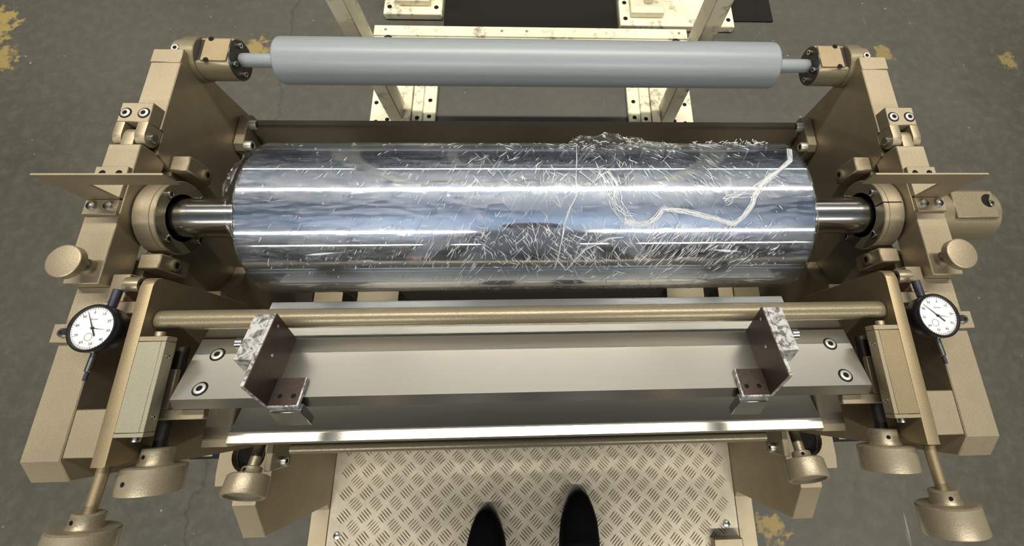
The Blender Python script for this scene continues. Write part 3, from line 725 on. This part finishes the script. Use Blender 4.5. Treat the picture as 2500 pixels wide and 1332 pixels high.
# ------------------------------------------------------------------ dial gauges
def text_mesh(txt, size):
    cu = bpy.data.curves.new('numeral', 'FONT'); cu.body = txt; cu.size = size; cu.align_x = 'CENTER'; cu.align_y = 'CENTER'; cu.resolution_u = 2
    o = bpy.data.objects.new('numeral', cu); COL.objects.link(o)
    dg = bpy.context.evaluated_depsgraph_get(); me = bpy.data.meshes.new_from_object(o.evaluated_get(dg))
    bpy.data.objects.remove(o); bpy.data.curves.remove(cu)
    return me
NUM = {n: text_mesh(str(n), 0.0036) for n in range(0, 100, 10)}
TXT = text_mesh('0.01mm', 0.0022)
def dial(s):
    cx, cy, z = s * 0.4225, 0.0665, 0.8665
    t = thing('dial_gauge', f'white faced dial gauge with black bezel over the {SIDE[s]} frame opening', 'dial gauge', (cx, cy, z - 0.02), 'dial gauges')
    rz = R(-8 if s < 0 else 12)
    B().lathe((cx, cy, z - 0.0200), (0, 0, 1), [(0, 0), (0, 0.0190), (0.002, 0.0212), (0.011, 0.0212)], 56).build('case', 'blackened', t)
    bz = B().lathe((cx, cy, z - 0.0095), (0, 0, 1), [(0, 0.0215), (0.001, 0.0229), (0.0085, 0.0229), (0.0098, 0.0219), (0.0098, 0.0204), (0.0075, 0.0199)], 64).build('bezel', 'black', t)
    B().lathe((cx, cy, z - 0.0022), (0, 0, 1), [(0, 0), (0, 0.0203)], 56).build('face', 'white', t)
    zf = z - 0.0020
    def rot(a, r): return (cx + r * math.sin(a), cy + r * math.cos(a))
    c = B()
    for k in range(50):
        a = rz + 2 * math.pi * k / 50; L = 0.0022 if k % 5 == 0 else 0.0012; wd = 0.00018
        p0, p1 = rot(a, 0.0193), rot(a, 0.0193 - L); nx, ny = math.cos(a) * wd, -math.sin(a) * wd
        c._add([(p0[0] - nx, p0[1] - ny, zf), (p0[0] + nx, p0[1] + ny, zf), (p1[0] + nx, p1[1] + ny, zf), (p1[0] - nx, p1[1] - ny, zf)], [(0, 1, 2, 3)])
    for n in range(10):
        a = rz + 2 * math.pi * n / 10; p = rot(a, 0.0150)
        for me, pp in ((NUM[n * 10], p),):
            off = len(c.bm.verts); vs = [c.bm.verts.new((v.co.x * math.cos(-rz) - v.co.y * math.sin(-rz) + pp[0], v.co.x * math.sin(-rz) + v.co.y * math.cos(-rz) + pp[1], zf)) for v in me.vertices]
            for p_ in me.polygons: c.bm.faces.new([vs[i] for i in p_.vertices])
    pp = rot(rz, 0.0085); vs = [c.bm.verts.new((v.co.x + pp[0], v.co.y + pp[1], zf)) for v in TXT.vertices]
    for p_ in TXT.polygons: c.bm.faces.new([vs[i] for i in p_.vertices])
    # counter ring at the lower part of the face
    q = rot(rz + math.pi + 0.35, 0.0085)
    for r0, r1 in ((0.0034, 0.0037),):
        c.lathe((q[0], q[1], zf), (0, 0, 1), [(0, r0), (0, r1)], 24)
    c.build('markings', 'ink', t, smooth=0)
    def hand(a, L, back, wd, z_):
        d = (math.sin(a), math.cos(a)); nx, ny = d[1] * wd, -d[0] * wd
        b = B(); b._add([(cx - d[0] * back - nx * 1.6, cy - d[1] * back - ny * 1.6, z_), (cx - d[0] * back + nx * 1.6, cy - d[1] * back + ny * 1.6, z_), (cx + d[0] * L + nx * .4, cy + d[1] * L + ny * .4, z_), (cx + d[0] * L - nx * .4, cy + d[1] * L - ny * .4, z_)], [(0, 1, 2, 3)])
        return b
    hand(R(-27 if s < 0 else -46), 0.0175, 0.0085, 0.00045, zf + 0.0006).build('pointer', 'ink', t, smooth=0)
    hand(R(98), 0.0125, 0.002, 0.00022, zf + 0.0009).build('tolerance_hand', 'ink', t, smooth=0)
    hand(R(200), 0.0, 0.0030, 0.0003, zf + 0.0004)
    b = B(); b.lathe((cx, cy, zf), (0, 0, 1), [(0, 0.0014), (0.0012, 0.0012), (0.0012, 0)], 16); b.build('hub', 'ink', t)
    d = Vector((-s * 0.08, 1, 0)).normalized() if s < 0 else Vector((-s * 0.10, 1, 0)).normalized()
    c0 = Vector((cx, cy, z - 0.014))
    B().cyl(c0 + d * 0.022, c0 + d * 0.040, 0.0042, 20).build('stem', 'slate', t)
    B().cyl(c0 - d * 0.040, c0 - d * 0.022, 0.0028, 16).build('spindle', 'steel', t)
    B().cyl(c0 - d * 0.048, c0 - d * 0.040, 0.0018, 12).build('tip', 'slate', t)
    B().box(s * 0.462, s * 0.482, 0.056, 0.0745, 0.8352, 0.8400, 0.0004).build('mounting_tab', 'beige', t)
    B().box(s * 0.440, s * 0.462, 0.0625, 0.0685, 0.8402, 0.8520, 0.0004).build('back_lug', 'blackened', t)
    B().sockcap((s * 0.4700, 0.0655, 0.840), (0, 0, 1), 0.0042, 0.004).build('cap_screw', 'steel', t)
dial(-1); dial(1)

# ------------------------------------------------------------------ cream rack behind
RACK_Y = 0
rk = thing('cream_rack', 'dirty cream painted steel rack on two foot plates behind the stand', 'rack', (0, 0.95, 0))
for s, fx0, fx1, cx0, cx1 in ((-1, -0.523, -0.318, -0.455, -0.415), (1, 0.303, 0.516, 0.407, 0.447)):
    B().box(fx0, fx1, 0.803, 1.03, 0.0, 0.014, 0.002).build('foot_plate', 'rack', rk)
    xin = fx1 if s < 0 else fx0
    fp = B(); fp.box(xin + s * 0.040, xin + s * 0.072, 0.803, 1.03, 0.0142, 0.022, 0.001); fp.build('foot_rib', 'rack', rk)
    fp = B(); fp.box(xin + s * 0.074, xin + s * 0.100, 0.803, 1.03, 0.0142, 0.030, 0.001); fp.build('foot_rib', 'rack', rk)
    for dx, dy in ((0.020, 0.03), (0.020, 0.09), (0.020, 0.15), (0.055, 0.02), (0.15, 0.018), (0.185, 0.010), (0.19, 0.08), (0.125, 0.03)):
        B().lathe((xin + s * dx, 0.803 + dy, 0.0142 if dx < 0.04 or dx > 0.11 else 0.0222), (0, 0, 1), [(0, 0.0068), (0.0008, 0.0064), (0.0008, 0)], 14).build('bolt_hole', 'dark', rk)
    B().box(cx0, cx1, 0.812, 0.877, 0.0142, 1.80, 0.002).build('column', 'rack', rk)
    B().box(cx0, cx1, 2.2, 2.265, 0.0, 1.80, 0.002).build('column', 'rack', rk)
    B().lathe((s * 0.372 - 0.001, 0.855, 0.3352), (0, 0, 1), [(0, 0.011), (0.010, 0.011), (0.014, 0.006), (0.014, 0)], 20).build('dark_bolt', 'black', rk)
B().box(-0.4148, 0.4068, 0.874, 0.906, 0.295, 0.335, 0.001).build('cross_beam', 'rack', rk)
B().box(-0.4148, 0.4068, 0.842, 0.8732, 0.290, 0.332, 0.001).build('cross_beam', 'rack', rk)
for x in (-0.385, -0.085, -0.02, 0.385):
    B().lathe((x, 0.892, 0.335), (0, 0, 1), [(0, 0.004), (0.0012, 0.0035), (0.0012, 0)], 14).build('screw', 'steel', rk)
for y in (0.812, 2.2):
    B().box(-0.455, 0.447, y, y + 0.065, 1.80, 1.84, 0.003).build('top_rail', 'rack', rk)
shadow_ = thing('floor_shadow_sheet', 'black sheet standing in for the shadow on the floor behind the cross beam of the cream rack', 'mat', (0.2, 1.6, 0))  # added sheets: the floor shadow by the rack is put in as black colour
B().box(-0.316, 0.292, 1.02, 2.1, 0.0, 0.006, 0.002).build('shadow_sheet', 'floor_shadow', shadow_)
B().box(0.706, 0.86, 1.24, 2.1, 0.0, 0.006, 0.002).build('shadow_sheet', 'floor_shadow', shadow_)
# feet of the next rack
for s, fx0, fx1, lab in ((-1, -0.519, -0.320, 'cream foot plate with bolted block, far left behind the cross beam'), (1, 0.297, 0.703, 'oily cream foot plate with bolted block, far right behind the cross beam')):
    f = thing('far_foot', lab, 'machine foot', ((fx0 + fx1) / 2, 1.3, 0), 'far machine feet')
    y0 = 1.229 if s < 0 else 1.193
    B().box(fx0, fx1, y0, 1.332 if s < 0 else 1.50, 0.0, 0.028, 0.003).build('base_plate', 'rack', f)
    bx0, bx1 = (fx0 + 0.05, fx0 + 0.16) if s < 0 else (0.333, 0.450)
    B().box(bx0, bx1, y0 + 0.035, 1.325 if s < 0 else 1.45, 0.0282, 0.052, 0.002).build('block', 'rack', f)
    B().box((bx0 + bx1) / 2 - 0.012, (bx0 + bx1) / 2 + 0.022, y0 + 0.075, y0 + 0.125, 0.0522, 0.40, 0.002).build('post', 'rack', f)
    for dx, dy in ((0.02, 0.03), (0.02, 0.10), (fx1 - fx0 - 0.02, 0.03), (fx1 - fx0 - 0.02, 0.10)):
        B().lathe((fx0 + dx, y0 + dy, 0.0282), (0, 0, 1), [(0, 0.008), (0.001, 0.0075), (0.001, 0)], 14).build('bolt_hole', 'dark', f)
bl = thing('blue_beam', 'blue painted steel beam lying behind the far left foot plate, at the top edge', 'beam', (-0.46, 1.42, 0))
B().box(-0.56, -0.33, 1.338, 1.50, 0.0, 0.075, 0.003).build('beam_top', 'blue', bl)
B().box(-0.545, -0.345, 1.355, 1.485, 0.0752, 0.085, 0.002).build('raised_flange', 'blue', bl)

# ------------------------------------------------------------------ the operator, of whom the photograph shows the shoe tips
PZ = 0.1595
per = thing('person', 'person standing on the checker platform, only the tips of black shoes in view', 'person', (-0.01, -0.42, PZ))
def skin_body():
    V = []; E = []; Rd = []
    def v(p, r, prev=None):
        V.append(Vector(p)); Rd.append(r); i = len(V) - 1
        if prev is not None: E.append((prev, i))
        return i
    pel = v((-0.01, -0.47, 1.06), 0.135)
    ab = v((-0.01, -0.465, 1.20), 0.125, pel); ch = v((-0.01, -0.46, 1.36), 0.135, ab); ut = v((-0.01, -0.455, 1.49), 0.105, ch)
    nk = v((-0.01, -0.44, 1.58), 0.055, ut); jaw = v((-0.01, -0.405, 1.66), 0.066, nk); hd = v((-0.01, -0.405, 1.74), 0.088, jaw); top = v((-0.01, -0.415, 1.81), 0.066, hd)
    nose = v((-0.01, -0.305, 1.695), 0.013, hd)
    for s in (-1, 1):
        fx = 0.092 if s > 0 else -0.110
        hip = v((s * 0.085 - 0.01, -0.47, 0.98), 0.098, pel); kn = v((fx, -0.455, 0.60), 0.064, hip); cf = v((fx, -0.47, 0.44), 0.062, kn); an = v((fx, -0.455, PZ + 0.10), 0.055, cf)
        sh = v((s * 0.175 - 0.01, -0.455, 1.475), 0.062, ut); el = v((s * 0.235 - 0.01, -0.475, 1.20), 0.043, sh); wr = v((s * 0.250 - 0.01, -0.425, 0.96), 0.027, el)
        pm = v((s * 0.250 - 0.01, -0.410, 0.900), 0.032, wr)
        for k in range(4):
            y_ = -0.378 - 0.0205 * k; L_ = (0.95, 1.05, 1.0, 0.8)[k]
            b = v((s * 0.250 - 0.01, y_, 0.858), 0.0095, pm)
            m = v((s * 0.246 - 0.01, y_, 0.858 - 0.038 * L_), 0.0085, b); v((s * 0.232 - 0.01, y_, 0.858 - 0.068 * L_), 0.0075, m)
        b = v((s * 0.243 - 0.01, -0.372, 0.905), 0.011, pm); m = v((s * 0.236 - 0.01, -0.352, 0.872), 0.010, b); v((s * 0.228 - 0.01, -0.346, 0.846), 0.0085, m)
    me = bpy.data.meshes.new('body'); off = parent_loc(per)
    me.from_pydata([tuple(p - off) for p in V], E, [])
    o = bpy.data.objects.new('body', me); COL.objects.link(o)
    o.modifiers.new('skin', 'SKIN')
    for i, d in enumerate(me.skin_vertices[0].data):
        d.radius = (Rd[i], Rd[i]); d.use_root = (i == 0)
    sb = o.modifiers.new('sub', 'SUBSURF'); sb.levels = 2; sb.render_levels = 2
    dg = bpy.context.evaluated_depsgraph_get()
    nm = bpy.data.meshes.new_from_object(o.evaluated_get(dg)); bpy.data.objects.remove(o)
    for m in ('cloth', 'skin'): nm.materials.append(M[m])
    for p in nm.polygons:
        p.use_smooth = True; c = p.center + off
        p.material_index = 1 if (c.z > 1.575 or (c.z < 0.945 and abs(c.x + 0.01) > 0.19)) else 0
    o = bpy.data.objects.new('body', nm); COL.objects.link(o); o.parent = per
skin_body()
B().lathe((-0.01, -0.425, 1.722), (0, -0.25, 1), [(0.0, 0.098), (0.03, 0.100), (0.07, 0.088), (0.10, 0.058), (0.115, 0)], 32).build('hair', 'black', per, smooth=180)
for s in (-1, 1):
    B().lathe((s * 0.032 - 0.01, -0.332, 1.728), (0, 1, -0.2), [(-0.006, 0.0), (0, 0.012), (0.006, 0.009), (0.009, 0)], 16).build('eye', 'white', per, smooth=180)
    B().lathe((s * 0.088 - 0.01, -0.41, 1.715), (s, 0, 0), [(-0.01, 0.016), (0.006, 0.024), (0.012, 0.018), (0.010, 0)], 18).build('ear', 'skin', per, smooth=180)
B().box(-0.034, 0.014, -0.342, -0.330, 1.648, 1.656, 0.002).build('mouth', 'rust', per)
SEC = ((0.000, .004, .014), (0.003, .0115, .020), (0.010, .0195, .030), (0.030, .0290, .041), (0.056, .0375, .050), (0.085, .0405, .058), (0.12, .0415, .078), (0.155, .0380, .100), (0.20, .0345, .112), (0.245, .0340, .112), (0.265, .0270, .106), (0.272, .0150, .098))
for s, cx, ty, yaw in ((-1, -0.109, -0.2350, R(3)), (1, 0.0925, -0.2060, R(-1))):
    def loc(u, d, z): return (cx + u * math.cos(yaw) + d * math.sin(-yaw) * -1, ty - d * math.cos(yaw) + u * math.sin(yaw), PZ + z)
    def loft(name, secs, z0, mat, parent, n=20, sole=False):
        b = B(); verts = []; faces = []
        for (d, w_, h) in secs:
            for k in range(n):
                a = 2 * math.pi * k / n; ca, sa = math.cos(a), math.sin(a)
                e = 0.75
                x_ = w_ * math.copysign(abs(ca) ** e, ca); z_ = z0 + (h - z0) * (0.5 + 0.5 * math.copysign(abs(sa) ** e, sa))
                if not sole and sa > 0: x_ *= 1 - 0.25 * sa * min(1, d / 0.12)
                verts.append(loc(x_, d, z_))
        m = len(secs)
        for i in range(m - 1):
            for k in range(n):
                j = (k + 1) % n; faces.append((i * n + k, i * n + j, (i + 1) * n + j, (i + 1) * n + k))
        faces += [tuple(range(n)), tuple(range((m - 1) * n, m * n))]
        b._add(verts, faces); return b.build(name, mat, parent, smooth=60)
    sho = loft('shoe', SEC, 0.010, 'leather', per)
    loft('sole', [(d - 0.002 if d == 0 else d, w_ + 0.002, 0.0125) for d, w_, h in SEC], 0.0, 'black', sho, sole=True)
    for k in range(4):
        d = 0.115 + 0.016 * k; h = 0.075 + 0.0215 * k * 0.9
        B().tube([loc(-0.018, d + 0.004, h - 0.004), loc(0, d, h + 0.004), loc(0.018, d + 0.004, h - 0.004)], 0.0022, 6).build('lace', 'black', sho)
